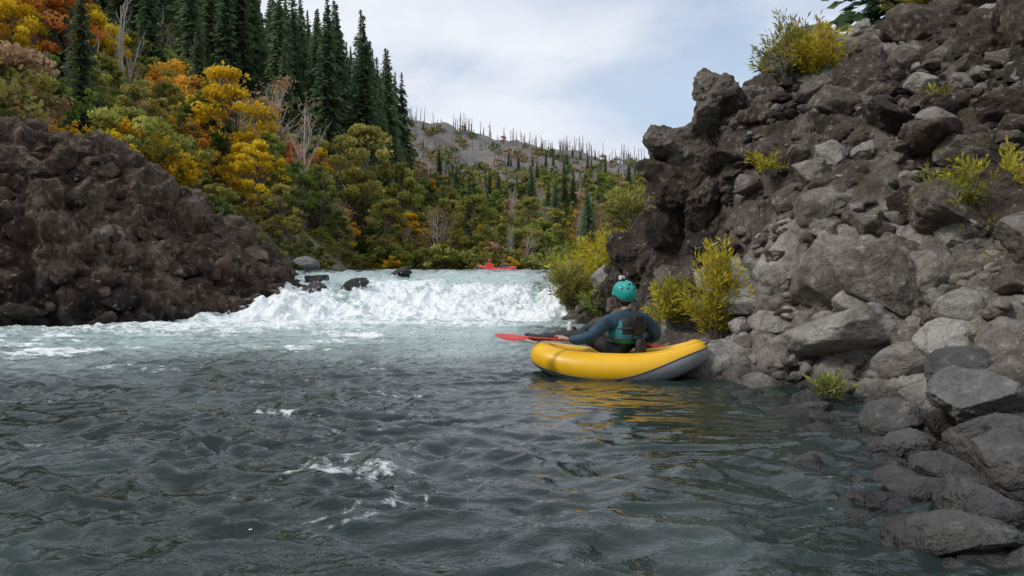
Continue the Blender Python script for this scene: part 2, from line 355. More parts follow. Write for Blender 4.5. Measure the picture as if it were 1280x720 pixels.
for i in range(190):
    x=g.uniform(-13.5,-5.6); y=g.uniform(16.5,22.2); z=float(fl(x,y))
    if z<-.2 or z>5: continue
    s=g.uniform(.12,.42)
    rock(B,(x,y,z-.3*s),(s*g.uniform(.9,1.6),s*g.uniform(.7,1.1),s*g.uniform(.6,1)),900+i,4,12,.16,g.uniform(.15,.62)-.12*(z<1.2),cut=(.48,.82))
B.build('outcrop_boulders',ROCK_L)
for nm,c,s,ti in [('river_boulder',(-6.7,26.2,1.46),(.52,.4,.27),.85),('river_boulder',(-5.3,21.6,.66),(.55,.4,.24),.25),('river_boulder',(-5.6,23.2,.92),(.45,.4,.22),.2),('river_boulder',(-4.4,22.4,.80),(.42,.35,.2),.2),('river_boulder',(-5.9,21.0,.4),(.45,.3,.24),.2),('river_boulder',(-3.6,26.4,1.14),(.5,.3,.15),.3)]:
    B=Batch(); rock(B,c,s,int(abs(c[0]*100)),5,9,.14,ti); B.build(nm,ROCK_D)
# right bank
cp=[(2.75,3.5,-.1),(2.6,4.3,-.1),(2.75,5.3,-.1),(3.5,6.4,-.1),(2.8,7.5,-.1),(2.3,8.9,-.1),(2.6,11,-.1),(2.3,13,-.1),(1.6,16.5,-.1),(1.4,20,.2),(1.5,25,1.2),(3,2,-.1),
 (1.7,3.5,-.5),(1.4,4.3,-.6),(1.6,5.3,-.7),(2.4,6.6,-.7),(1.8,7.5,-.8),(1.3,8.8,-.8),(1.4,11,-.9),(1.2,13,-.9),(.6,16.5,-.8),(.4,20,-.5),(.5,25,.3),
 (3.08,8.6,.75),(3.6,10,1.95),(4.3,12,3.6),(5.3,13,4.6),(3.8,7.5,.6),(4.06,8,1.0),(4.8,9.5,2.4),(6.1,12,4.4),(3.34,5.5,.42),(4.25,7,.95),(5.5,9,2.35),(7,11.5,4.6),
 (2.6,9.6,.25),(2.95,11,.75),(3.1,12,1.8),(3.4,13,3.3),(3.9,13.5,4.0),(2.5,13.6,1.3),
 (3.3,4.8,.2),(5,5,1.2),(7,7,2.6),(9,10,4.7),(10,5,4),(12,12,6.2),(12,3,5),(5,2,1.5),(3.6,3.4,.35),
 (3,15.5,2.0),(2.6,17,1.2),(4,17,2.8),(3,20,1.6),(6,20,3),(6,16,5.0),(9,15,6),(9,20,5),(6,24,3.0),(12,24,6),(3,24,1.8)]
fr=tps(cp)
xs=np.arange(.2,14,.06); ys=np.arange(1,25,.06); X,Y=np.meshgrid(xs,ys); Z=fr(X,Y)
P,d=disp(X,Y,Z,.13,1.3,.8)
hz=P[...,2]
def rtint(x,y,z):
    t=.62+.0*z
    t=t-.36*sst(1.3,2.4,z+.3*(y-10)*.3)+.30*sst(3.4,4.3,z)*(x>4.4)*(x<6.2)
    t=t-.2*(y<5.6)
    t=t-.20*sst(10.5,12,y)*(x<3.2)
    return t
tint=np.clip(rtint(X,Y,hz)+.3*fbm(X*.8,Y*.8,hz*.8,3)+.6*d,0,1)
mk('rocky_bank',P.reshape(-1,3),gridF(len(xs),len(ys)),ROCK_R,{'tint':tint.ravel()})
B=Batch(); g=np.random.default_rng(11)
e=.15
def slope_n(x,y):
    n=np.array([-(fr(x+e,y)-fr(x-e,y))/(2*e),-(fr(x,y+e)-fr(x,y-e))/(2*e),1.]); return n/np.linalg.norm(n)
for cnt,(a0,a1),sub,fc in [(85,(.28,.60),5,11),(330,(.13,.28),4,10),(2100,(.04,.12),3,8)]:
    k=0
    while k<cnt:
        y=g.uniform(3,19) if cnt<1000 else g.uniform(3.4,14); x=g.uniform(1.5,min(9.5,y*.72+1))
        z=float(fr(x,y))
        if z<-.12 or x>y*.70+.6: continue
        if a1>.3 and y<6.8 and z<.9: 
            if g.random()<.6: continue
        n=slope_n(x,y); s=g.uniform(a0,a1)*(1 if g.random()<.8 else .75)
        if y<5: s*=.6
        c=np.array([x,y,z])+n*s*(.15 if z<1.4 else .3)
        ang=z>1.4
        ti=np.clip(rtint(x,y,z)+g.normal()*.24,0.02,1)
        rock(B,c,(s*g.uniform(.9,1.35),s*g.uniform(.8,1.1),s*g.uniform(.55,.95)),2000+cnt*7+k,sub,fc if ang else 7,.14 if ang else .09,float(ti),cut=(.5,.84) if ang else (.55,.88))
        k+=1
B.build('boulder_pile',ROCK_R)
B=Batch(); g=np.random.default_rng(23)
for i in range(70):
    y=g.uniform(2.7,8.2); x=g.uniform(1.25,3.0) if y<6 else g.uniform(1.9,3.2)
    if x<1.2+.12*(y-3)+.3*g.random(): continue
    s=g.uniform(.06,.2); rock(B,(x,y,-.07+g.uniform(-.06,.06)),(s*1.3,s,s*.65),7000+i,4,8,.1,g.uniform(.25,.6))
B.build('shoreline_stones',ROCK_D)
B=Batch()
for i,(x,y,z,s,ti) in enumerate([(2.75,13.2,.7,(.9,.8,.9),.2),(2.55,13.5,1.8,(.75,.8,.8),.15),(2.6,13.3,2.65,(.62,.8,.7),.24),(2.5,13.3,3.15,(.50,.6,.42),.38),(3.1,13.3,3.2,(.65,.7,.6),.36),(3.3,13.2,3.8,(.5,.6,.55),.4),(3.35,13.4,4.2,(.36,.45,.36),.46),(3.9,13.2,3.75,(.6,.6,.5),.5),(4.4,13.0,3.65,(.6,.6,.45),.48),(3.5,12.6,2.6,(.75,.6,.6),.36),(4.0,12.1,2.5,(.6,.5,.4),.36),(3.0,12.6,2.2,(.5,.45,.5),.25),(2.2,14.0,1.0,(.6,.7,.9),.12),(2.1,15.3,.7,(.6,.7,.7),.12),(3.3,12.3,1.5,(.6,.5,.55),.08),(2.6,12.6,.55,(.5,.5,.5),.15),(2.15,13.6,1.5,(.35,.5,.5),.12),
 (5.1,11.8,3.8,(.68,.6,.62),.26),(4.5,11.2,2.6,(.55,.5,.4),.05),(3.85,10.6,2.0,(.55,.5,.33),.42),(5.5,11.2,3.2,(.5,.5,.45),.05),(6.1,11.6,3.9,(.7,.6,.5),.15),(7.0,11.6,4.4,(.8,.7,.55),.25),(5.4,13.2,4.7,(.6,.6,.5),.8),(5.0,13.4,4.4,(.5,.5,.5),.7),(6.4,12.6,4.9,(.8,.6,.5),.3),(7.6,12.4,5.4,(.9,.7,.6),.25),(6.0,10.3,2.9,(.45,.4,.35),.08),(6.8,10.8,3.5,(.55,.5,.4),.15),(4.9,10.2,2.5,(.5,.45,.35),.1),(7.9,11.6,4.9,(.8,.7,.6),.25),(8.8,12,5.5,(.9,.7,.7),.3)]):
    rock(B,(x,y,z),s,300+i,6 if i<18 else 5,12,.18,ti,cut=(.46,.82))
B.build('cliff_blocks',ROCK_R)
heroes=[((3.62,8.0,1.0),(.50,.45,.40),.5,ROCK_R,21),((3.95,8.25,1.1),(.40,.38,.36),.55,ROCK_R,22),((2.35,10.6,.42),(.50,.45,.30),.7,ROCK_R,23),((2.95,8.9,.55),(.33,.3,.22),.75,ROCK_R,24),
 ((2.88,5.0,.36),(.32,.28,.19),.70,ROCK_D,31),((2.72,4.5,.14),(.34,.26,.18),.5,ROCK_D,32),((2.6,5.45,.10),(.26,.22,.15),.45,ROCK_D,33),((2.55,3.95,.12),(.30,.28,.20),.5,ROCK_D,34),((2.38,4.85,.05),(.22,.18,.12),.5,ROCK_D,35),((3.2,5.75,.40),(.3,.28,.2),.4,ROCK_D,36),
 ((1.80,3.35,-.04),(.36,.26,.14),.5,ROCK_D,37),((2.15,3.6,.0),(.3,.22,.14),.45,ROCK_D,38),((1.80,3.95,-.07),(.24,.2,.12),.4,ROCK_D,39),((1.35,2.9,-.11),(.2,.2,.1),.4,ROCK_D,40),((2.1,7.2,-.04),(.22,.16,.1),.3,ROCK_D,41),((2.5,6.9,.0),(.2,.16,.1),.3,ROCK_D,42),((2.05,3.05,-.04),(.35,.25,.13),.5,ROCK_D,43),((2.32,4.25,.02),(.24,.2,.13),.4,ROCK_D,44),((1.9,4.5,-.07),(.2,.16,.09),.35,ROCK_D,45)]
for c,s,ti,m,sd_ in heroes:
    B=Batch(); rock(B,c,s,sd_,6,8,.10,ti,cut=(.55,.86)); B.build('boulder',m)
# ------------------------------------------------------------ vegetation
def leafq(C,A,Bv):
    V=np.stack([C-A,C+Bv,C+A,C-Bv],1).reshape(-1,3); return V,np.arange(len(V)).reshape(-1,4)
def rdir(g,n):
    v=g.normal(size=(n,3)); return v/np.linalg.norm(v,axis=1)[:,None]
def fir_mesh(name,seed,H=22,R=3.3,lv=52,quad=1.0):
    g=np.random.default_rng(seed); B=Batch()
    V,F=tube([(0,0,0),(0,0,H*.5),(0,0,H)],[H*.014,H*.008,.02],6); B.add(V,F,0,tint=.5)
    C=[];A=[];W=[];t=[]
    zz=1-(1-np.linspace(.06,.992,lv))**1.12
    for z in zz*H:
        u=1-z/H; r=R*u**.85*g.uniform(.7,1.15)+.05; nb=int(g.integers(6,10)) if r>.6 else 5
        qs=quad*(.35+.65*min(1,u*3.2))
        ph=g.uniform(0,6)
        for k in range(nb):
            th=ph+k*2*pi/nb+g.normal()*.25; rr=r*g.uniform(.6,1.15); dr=g.uniform(.15,.5); bt=g.uniform(.15,.85)
            if g.random()<.09: continue
            ns=max(2,int(rr/(.42*qs))); ns=min(ns,8)
            for s in range(ns):
                f=(s+.7)/ns; d=np.array([math.cos(th),math.sin(th),0])
                c=d*rr*f+np.array([0,0,z-rr*dr*f*f+g.normal()*.08*qs]); wd=.32*qs*(1.15-f*.6)
                ax=d*.42*qs+np.array([0,0,-.16*qs]); side=np.array([-d[1],d[0],0])*wd+np.array([0,0,g.normal()*.12*qs])
                for q in range(2):
                    C.append(c+g.normal(size=3)*.12*qs); A.append(ax*g.uniform(.6,1.1)+side*g.normal()*.5); W.append(side*g.uniform(.7,1.2)*.7+np.array([0,0,-.15*qs*q])); t.append(np.clip(bt*.55+f*.5+g.normal()*.08,0,1))
    V,F=leafq(np.array(C),np.array(A),np.array(W)); B.add(V,F,1,tint=np.repeat(t,4))
    return B.build(name,[BARK,FIR],False,link=False)
def limb(B,g,a,b,r0,r1,m=0,n=5,bend=.12):
    a=np.array(a,float);b=np.array(b,float); L_=np.linalg.norm(b-a); o=g.normal(size=3)*L_*bend
    t=np.linspace(0,1,n)[:,None]; P=a+(b-a)*t+o*np.sin(t*pi)
    V,F=tube(P,np.linspace(r0,r1,n),5); B.add(V,F,m,tint=.5); return P
def broad_mesh(name,seed,mat,H=10,R=3,nl=4500,nc=45,leaf=.16,bark=BARK,low=.3,bare=False,fill=1.0):
    g=np.random.default_rng(seed); B=Batch()
    tr=limb(B,g,(0,0,-.5),(g.normal()*.04*H,g.normal()*.04*H,H*.9),H*.014,H*.003,n=8,bend=.03)
    C=[];tt=[]
    per=nl//nc
    for k in range(nc):
        f=g.uniform(low,1); prof=math.sin(min(1,(f-low)/(1-low)*.85+.15)*pi)**.6
        th=g.uniform(0,6.28); rr=R*prof*math.sqrt(g.uniform(.15,1))*g.uniform(.75,1.2)
        c=np.array([math.cos(th)*rr,math.sin(th)*rr,H*f*.97])
        base=tr[int(np.clip((f-.22)*7,0,6))]
        P=limb(B,g,base,c,H*.005,H*.0015,bend=.1)
        if bare:
            for j in range(7):
                s=P[int(g.integers(1,5))]; e2=s+(rdir(g,1)[0]*.5+[0,0,.55]+(c-base)*.15)*H*g.uniform(.05,.11); Q=limb(B,g,s,e2,H*.0015,H*.0006,n=3)
                e3=e2+(rdir(g,1)[0]*.6+[0,0,.5])*H*.04; limb(B,g,Q[1],e3,H*.0008,H*.0004,n=2)
        if per>0:
            cs=R*g.uniform(.13,.30)*fill; n=int(per*g.uniform(.5,1.5)); q=rdir(g,n)*(g.uniform(0,1,n)**.45)[:,None]*cs*np.array([1.15,1.15,.75])
            C.append(c+q); ct=g.uniform(.1,.75); tt.append(np.clip(ct+q[:,2]/cs*.3+g.normal(size=n)*.1,0,1))
    if C:
        C=np.concatenate(C); tt=np.concatenate(tt); n=len(C); A=rdir(g,n)*leaf; Bv=np.cross(A,rdir(g,n)); Bv/=np.linalg.norm(Bv,axis=1)[:,None]; Bv*=leaf*.7*g.uniform(.6,1.2,n)[:,None]
        V,F=leafq(C,A*g.uniform(.6,1.3,n)[:,None],Bv); B.add(V,F,1,tint=np.repeat(tt,4))
    return B.build(name,[bark,mat],False,link=False)
def willow_mesh(name,seed,H=1.1,R=.6,stems=45,lps=60,leaf=.045,mat=WIL,lean=(0,0)):
    g=np.random.default_rng(seed); B=Batch(); C=[];A=[];W=[];t=[]
    for k in range(stems):
        th=g.uniform(0,6.28); out=R*g.uniform(.1,1); h=H*g.uniform(.45,1.1)*(1-.35*out/R)
        n=7; u=np.linspace(0,1,n); p0=np.array([math.cos(th),math.sin(th),0])*g.uniform(0,.12)
        P=p0+np.stack([math.cos(th)*out*u**1.4+lean[0]*u,math.sin(th)*out*u**1.4+lean[1]*u,h*(u-.12*u**3)],-1)+g.normal(size=(n,3))*.012
        V,F=tube(P,np.linspace(.007,.002,n),4); B.add(V,F,0,tint=.5); bt=g.uniform(.05,.8)
        for j in range(int(lps*g.uniform(.6,1.2))):
            f=g.uniform(.15,1); i=f*(n-1); a=int(min(i,n-2)); p=P[a]+(P[a+1]-P[a])*(i-a); d=P[a+1]-P[a]; d/=np.linalg.norm(d)
            s=rdir(g,1)[0]; ax=(d*.9+s*.8); ax/=np.linalg.norm(ax); l=leaf*g.uniform(.6,1.3)
            w_=np.cross(ax,rdir(g,1)[0]); w_/=np.linalg.norm(w_)
            C.append(p+ax*l+s*.025*g.random()*2);A.append(ax*l);W.append(w_*l*.22);t.append(np.clip(bt+(f-.5)*.3+g.normal()*.12,0,1))
    V,F=leafq(np.array(C),np.array(A),np.array(W)); B.add(V,F,1,tint=np.repeat(t,4))
    return B.build(name,[BARK,mat],False,link=False)
def place(me,name,x,y,z=None,s=1.0,rz=None,parent=None,sz=None):
    o=bpy.data.objects.new(name,me); scene.collection.objects.link(o)
    o.location=(x,y,(float(T(x,y))-.15) if z is None else z); o.rotation_euler=(0,0,random.uniform(0,6.28) if rz is None else rz)
    o.scale=(s,s,s*(sz or 1)); 
    if parent: o.parent=parent
    return o
firs=[fir_mesh('fir_mesh_%d'%i,50+i,22,R,56) for i,R in enumerate([3.4,4.2,3.0,3.8])]
def bm_(n,mat,k,**kw): return [broad_mesh('%s_mesh_%d'%(n,i),70+i*3+len(n),mat,**kw) for i in range(k)]
grn=bm_('alder',GRN,3); olv=bm_('cottonwood',OLV,3); gld=bm_('golden_maple',GLD,2,nl=3800); org=bm_('orange_maple',ORG,2,nl=3200); rus=bm_('rusty_oak',RUS,2,nl=1300,leaf=.11,bark=PALE)
bare=[broad_mesh('bare_tree_mesh_%d'%i,120+i,GRN,H=12,R=1.9,nl=0,nc=15,bark=PALE,low=.35,bare=True) for i in range(3)]
shr=[broad_mesh('shrub_mesh_%d'%i,140+i,m,H=2.6,R=1.7,nl=1500,nc=26,leaf=.11,low=.1) for i,m in enumerate([GRN,OLV,OLV,GLD,RUS,GRN])]
g=np.random.default_rng(3)
F_=empty('hillside_forest')
def sxf(y): return np.interp(y,[-50,15,22,30,60,75,100,400],[-14,-13.5,-10,-9.5,-12,-14,-14,-14])
cells=set()
def free(x,y,d):
    k=(int(x//d),int(y//d),d)
    if k in cells: return False
    cells.add(k); return True
HERO=[(gld[0],'golden_maple_tree',283,45,.78),(gld[1],'golden_maple_tree',324,41,.42),(gld[0],'golden_maple_tree',303,43,.42),(org[0],'orange_maple_tree',240,42,.38),(org[1],'orange_maple_tree',38,54,1.05),(org[0],'orange_maple_tree',82,57,.90),(gld[1],'golden_maple_tree',125,60,.85),(org[1],'orange_maple_tree',-5,46,.75),(gld[0],'golden_maple_tree',20,44,.6),(olv[0],'alder_tree',455,82,1.25),(olv[1],'alder_tree',430,76,1.0),(olv[2],'alder_tree',500,84,1.0),(olv[2],'alder_tree',400,66,.62),(grn[1],'alder_tree',372,58,.5),(bare[0],'bare_tree',383,68,1.0),(rus[0],'rusty_maple_tree',352,80,1.2),(rus[1],'rusty_maple_tree',285,70,1.0),(rus[0],'rusty_maple_tree',335,74,1.0),(bare[2],'bare_tree',165,56,.9),
 (firs[0],'fir_tree',612,150,.42),(firs[1],'fir_tree',664,120,.46),(firs[2],'fir_tree',705,112,.50),(firs[3],'fir_tree',716,118,.42),(gld[1],'golden_maple_tree',540,150,.7),(grn[2],'alder_tree',530,95,.8),(olv[1],'alder_tree',765,95,.7),(olv[0],'alder_tree',560,110,.7),(gld[0],'golden_maple_tree',770,80,.5),(gld[1],'golden_maple_tree',590,86,.4),(gld[0],'golden_maple_tree',655,84,.35)]
HP=[((px-640)/1004*d,d,s) for _,_,px,d,s in HERO]
def blocks(x,y,hh):   # keep the view of the individually placed trees open
    for hx,hy,s in HP:
        if hy<72 and y<hy and y>hy-16 and abs(x/y-hx/hy)<(2.4*s/hy) and hh>1.6: return True
    return False
n=0
while n<320:
    y=g.uniform(90,190); x=sxf(y)-g.uniform(3,75)
    if x/y<-.78 or not free(x,y,3.4): 
        if g.random()<.98: continue
    if x>-18-(y-100)*.07: continue
    place(firs[int(g.integers(4))],'fir_tree',x,y,s=g.uniform(.68,1.18),parent=F_); n+=1
n=0
while n<215:
    y=g.uniform(34,98); a=g.uniform(1.0,55); x=sxf(y)-a
    if x/y<-.80 or blocks(x,y,5): continue
    if not free(x,y,3.6): continue
    r=g.random(); s=g.uniform(.55,1.05)*np.interp(y,[34,60,100],[.55,.85,1.15])*np.interp(a,[0,8,20],[.55,.85,1])
    left=x/y<-.42
    if r<.24: m=grn[int(g.integers(3))]
    elif r<.50: m=olv[int(g.integers(3))]
    elif r<(.67 if left else .59): m=gld[int(g.integers(2))]
    elif r<(.77 if left else .63): m=org[int(g.integers(2))]
    elif r<.81: m=rus[int(g.integers(2))]
    elif r<.87: m=bare[int(g.integers(3))]; s*=.9
    else: m=firs[int(g.integers(4))]; s*=.75
    place(m,'hillside_tree',x,y,s=s,parent=F_); n+=1
U_=empty('undergrowth'); n=0
while n<680:
    y=g.uniform(23,130); x=sxf(y)-g.uniform(.3,60)
    if x/y<-.8: continue
    s=g.uniform(.5,1.2)
    if y<30 and x>-12: s*=.5
    if blocks(x,y,2.6*s): s=.5
    place(shr[int(g.integers(6))],'shrub',x,y,s=s,parent=U_); n+=1
n=0
while n<420:
    y=72+g.uniform(0,1)**1.6*190; x=g.uniform(-.17,.20)*y
    if not free(x,y,2.5): continue
    r=g.random()
    if r<.50: m=shr[int(g.integers(6))]; s=g.uniform(.8,1.7)
    elif r<.66: m=olv[int(g.integers(3))]; s=g.uniform(.4,.8)
    elif r<.75: m=grn[int(g.integers(3))]; s=g.uniform(.4,.8)
    elif r<.82: m=gld[int(g.integers(2))]; s=g.uniform(.3,.55)
    elif r<.90: m=rus[int(g.integers(2))]; s=g.uniform(.4,.7)
    elif r<.95: m=bare[int(g.integers(3))]; s=g.uniform(.4,.7)
    else: m=firs[int(g.integers(4))]; s=g.uniform(.3,.5)
    place(m,'valley_tree',x,y,s=s,parent=U_); n+=1
for i in range(90):
    x=g.uniform(-14,24); y=g.uniform(69,77); place(shr[[0,1,2,3,1,2][int(g.integers(6))]],'bank_shrub',x,y,z=max(1.2,float(T(x,y))),s=g.uniform(.5,1.1),parent=U_)
for i in range(26):
    y=g.uniform(27,50); x=sxf(y)-g.uniform(-.2,1.6); place(shr[[0,1,2,5][int(g.integers(4))]],'bank_shrub',x,y,z=max(1.15,float(T(x,y))-.1),s=g.uniform(.3,.5),parent=U_)
for me,nm,px,d,s in HERO:
    place(me,nm,(px-640)/1004*d,d,s=s)
B=Batch(); g=np.random.default_rng(17)
for i in range(1100):
    if i<480: y=g.normal(398,7); x=g.uniform(-110,190)
    else: y=g.uniform(230,395); x=g.uniform(-.3,.35)*y
    if i<480 and perlin(x*.05,3.3)<-.1 and g.random()<.85: continue
    z=float(T(x,y)); h=g.uniform(5,14)*(.6+.5*float(perlin(x*.03,9.1)))*(1 if i<480 else .6); dx=g.normal()*.3
    V,F=tube([(x,y,z-1),(x+dx*.5,y,z+h*.5),(x+dx,y,z+h)],[.24,.16,.07],4); B.add(V,F,0)
    if g.random()<.6:
        for k in range(6):
            zz=z+h*g.uniform(.4,.95); th=g.uniform(0,6.28); l=g.uniform(.5,1.3)
            V,F=tube([(x+dx*.7,y,zz),(x+math.cos(th)*l,y+math.sin(th)*l,zz+.1)],[.07,.03],3); B.add(V,F,0)
B.build('burned_snags',CHAR)
D_=empty('distant_conifers')
for i in range(420):
    y=g.uniform(200,392); x=g.uniform(-.3,.3)*y
    if perlin(x*.02,y*.02,2)<.0: continue
    place(firs[int(g.integers(4))],'distant_fir',x,y,s=g.uniform(.18,.36),parent=D_)
for i in range(750):
    y=g.uniform(180,392); x=g.uniform(-.3,.3)*y
    place(shr[[0,1,4,5,4,0][int(g.integers(6))]],'distant_shrub',x,y,s=g.uniform(.8,1.8),parent=D_)
for nm,x,y,z,H,R,st,lps,lf,mat in [('willow_shrub',2.48,9.75,.30,1.40,.44,64,75,.045,WIL),('willow_shrub',2.05,10.3,.45,.75,.32,34,60,.04,WIL),('willow_shrub',4.75,12.6,4.0,1.2,.75,75,80,.055,WIL),('willow_shrub',4.35,12.8,4.05,1.35,.5,46,60,.05,OLV),
   ('willow_shrub',4.45,8.15,1.55,.8,.42,36,60,.04,OLV),('willow_shrub',4.9,8.2,1.6,.95,.5,48,65,.04,WIL),('willow_shrub',4.75,8.0,1.35,.6,.4,30,50,.04,OLV),('willow_shrub',1.25,17.2,.35,1.2,.7,60,60,.055,OLV),('willow_shrub',1.6,18.2,.6,1.3,.8,70,60,.06,WIL),('willow_shrub',2.3,19.8,1.0,1.5,.9,80,60,.06,WIL),('willow_shrub',1.3,20.3,.9,1.0,.8,60,60,.06,OLV),('willow_shrub',2.0,16.0,1.2,1.0,.6,40,50,.05,WIL),('willow_shrub',1.75,15.2,.25,.8,.5,40,50,.05,GRN),('willow_shrub',1.9,12.9,2.0,.6,.4,24,40,.045,OLV),
   ('willow_shrub',7.2,13.2,5.5,1.2,.9,70,70,.06,OLV),('willow_shrub',6.7,12.9,5.2,1.1,.7,60,70,.06,WIL),('willow_shrub',8.2,13.0,6.0,1.1,.8,60,70,.06,OLV),('willow_shrub',5.2,9.3,2.3,.45,.3,20,40,.035,OLV),('willow_shrub',3.55,11.2,2.5,.4,.3,18,40,.035,WIL),('grass_tuft',3.1,7.75,.35,.25,.15,20,12,.05,WIL),('grass_tuft',2.75,6.95,.05,.22,.14,16,12,.05,OLV),('grass_tuft',4.6,7.6,1.1,.3,.2,18,14,.05,WIL),('grass_tuft',5.6,10.6,3.3,.35,.25,18,20,.05,OLV)]:
    me=willow_mesh(nm+'_mesh',int(x*100+y*7),H,R,st,lps,lf,mat); place(me,nm,x,y,z=z)
small_fir=fir_mesh('cliff_fir_mesh',77,5.2,1.7,34,.42)
place(small_fir,'fir_tree',7.3,15.6,z=5.3); place(small_fir,'fir_tree',8.7,16.4,z=5.4,s=1.1)
for x,y,s in [(3.5,24,.55),(5,27,.7),(4,30,.7),(7,30,.9),(6,35,.9),(9,38,1.1),(3.2,27,.45),(8,45,.9),(11,50,1.)]:
    place([shr[1],shr[3],shr[2]][int(x*3)%3],'bank_shrub',x,y,s=s)
# ------------------------------------------------------------ inflatable kayak
YEL=plain('yellow_pvc',(.82,.46,.01),.38,.06,3,0,.004); GRY=plain('grey_pvc',(.26,.27,.28),.5,.12,5); BLK=plain('black_nylon',(.018,.019,.021),.65,.3,20); DGY=plain('dark_seam',(.07,.07,.075),.6,.2)
TEA=plain('teal_shell',(.02,.34,.31),.3,.12,6); JAC=plain('drysuit_blue',(.016,.052,.085),.7,.35,9,0,.01); TEV=plain('teal_fabric',(.02,.22,.24),.8,.2,12); SKN=plain('skin',(.45,.26,.18),.5,.08); HAIR=plain('hair',(.05,.03,.02),.8,.3,30); WHT=plain('white_rubber',(.7,.7,.68),.5,.1); RED=plain('red_plastic',(.62,.035,.02),.35,.1)
def raft(name,loc,ang,Lh,Wh,r,rise,mats,n=400,ns=72):
    e_=empty(name,loc); e_.rotation_euler=(0,0,ang)
    th=np.arange(n)*2*pi/n; c_,s_=np.cos(th),np.sin(th)
    x=Lh*np.sign(c_)*np.abs(c_)**.85; y=Wh*np.sign(s_)*np.abs(s_)**.8
    u=np.abs(x/Lh); z=r*.62+rise*u**2.6*np.where(x<0,1.25,.8); R=r*(1-.20*u**3)
    P=np.stack([x,y,z],-1); Tn=np.roll(P,-1,0)-np.roll(P,1,0); Tn[:,2]=0; Tn/=np.linalg.norm(Tn,axis=1)[:,None]
    O=np.stack([Tn[:,1],-Tn[:,0],0*x],-1); ph=np.arange(ns)*2*pi/ns
    V=P[:,None]+R[:,None,None]*(O[:,None]*np.cos(ph)[None,:,None]+np.array([0,0,1.])*np.sin(ph)[None,:,None])
    i=np.arange(n*ns).reshape(n,ns); j=np.roll(i,-1,1); i2=np.roll(i,-1,0); j2=np.roll(j,-1,0)
    F=np.stack([i,i2,j2,j],-1).reshape(-1,4)
    sn=np.sin(ph+pi/ns)[None,:]; lim=-.50+.95*sst(-.1,1.0,-x/Lh)[:,None]
    inner=(np.cos(ph)[None,:]<-.2)
    mi=np.where((sn<lim)|(inner&(sn<.4)),1,0)
    mk('tube',V.reshape(-1,3),F,mats,midx=mi.ravel(),parent=e_)
    la=np.arcsin(np.clip(lim[:,0],-1,1))
    Q=P+(R*1.003)[:,None]*(O*np.cos(la)[:,None]+np.array([0,0,1.])*np.sin(la)[:,None]); V,F=tube(Q,.007,6,True); mk('colour_seam',V,F,mats[2],parent=e_)
    for a_,rr in ((1.25,.004),(2.6,.006)):
        Q=P+(R*1.003)[:,None]*(O*math.cos(a_)+np.array([0,0,1.])*math.sin(a_)); V,F=tube(Q,rr,5,True); mk('seam',V,F,mats[0] if a_<2 else mats[2],parent=e_)
    q=[]
    for rr in (0,.5,1.0): q.append(np.stack([x*rr,y*rr,np.full(n,.09)+rise*.7*(u*rr)**3],-1))
    i=np.arange(3*n).reshape(3,n); j=np.roll(i,-1,1)
    mk('floor',np.concatenate(q),np.stack([i[:-1],j[:-1],j[1:],i[1:]],-1).reshape(-1,4),mats[1],parent=e_)
    return e_
ANG=math.atan2(.268,-.963)
K=raft('inflatable_kayak',(1.16,8.80,-.02),ANG,.83,.30,.175,.14,[YEL,GRY,DGY])
V,F=ico(4); b_=np.sign(V)*np.abs(V)**.6
mk('backrest',b_*[.05,.2,.15]+[-.25,0,.30],F,BLK,parent=K)
mk('thwart',b_*[.10,.22,.08]+[.38,0,.16],F,GRY,parent=K)
for sx_ in (-1,1):
    V,F=rtube([(sx_*.90,-.05,.36),(sx_*.97,-.04,.40),(sx_*.97,.04,.40),(sx_*.90,.05,.36)],.009,6); mk('grab_handle',V,F,BLK,parent=K)
V,F=lathe([(.001,.014),(.018,.014),(.02,.0),(.022,-.01)],16); mk('valve',V+[-.45,.27,.27],F,BLK,parent=K)
# ------------------------------------------------------------ people
def body(name,verts,edges,labels,mats,parent,root=0):
    me=bpy.data.meshes.new(name); me.from_pydata([v[:3] for v in verts],edges,[]); ob=bpy.data.objects.new(name,me); scene.collection.objects.link(ob)
    ob.modifiers.new('skin','SKIN'); sv=me.skin_vertices[0].data
    for i,v in enumerate(verts):
        rr=v[3] if isinstance(v[3],tuple) else (v[3],v[3]); sv[i].radius=rr; sv[i].use_root=(i==root)
    s=ob.modifiers.new('sub','SUBSURF'); s.levels=2; s.render_levels=2
    bpy.context.view_layer.update(); dg=bpy.context.evaluated_depsgraph_get(); m2=bpy.data.meshes.new_from_object(ob.evaluated_get(dg))
    bpy.data.objects.remove(ob); m2.name=name; m2.materials.clear()
    for m in mats: m2.materials.append(m)
    P=np.array([v[:3] for v in verts])
    for p in m2.polygons:
        c=np.array(p.center); best=9;bi=0
        for (a,b),l in zip(edges,labels):
            d=P[b]-P[a]; t_=np.clip(np.dot(c-P[a],d)/np.dot(d,d),0,1); D=np.linalg.norm(c-P[a]-d*t_)
            ra=verts[a][3];rb=verts[b][3]; ra=ra if not isinstance(ra,tuple) else max(ra); rb=rb if not isinstance(rb,tuple) else max(rb)
            D=D/(ra*(1-t_)+rb*t_)
            if D<best: best=D;bi=l
        p.material_index=bi; p.use_smooth=True
    co_=np.array([v.co[:] for v in m2.vertices]); nn=np.array([v.normal[:] for v in m2.vertices])
    co_+=nn*(.008*ridged(co_[:,0]*9,co_[:,1]*9,co_[:,2]*12,2))[:,None]; m2.vertices.foreach_set('co',co_.ravel()); m2.update()
    o=bpy.data.objects.new(name,m2); scene.collection.objects.link(o); o.parent=parent; return o
man=empty('kayaker')
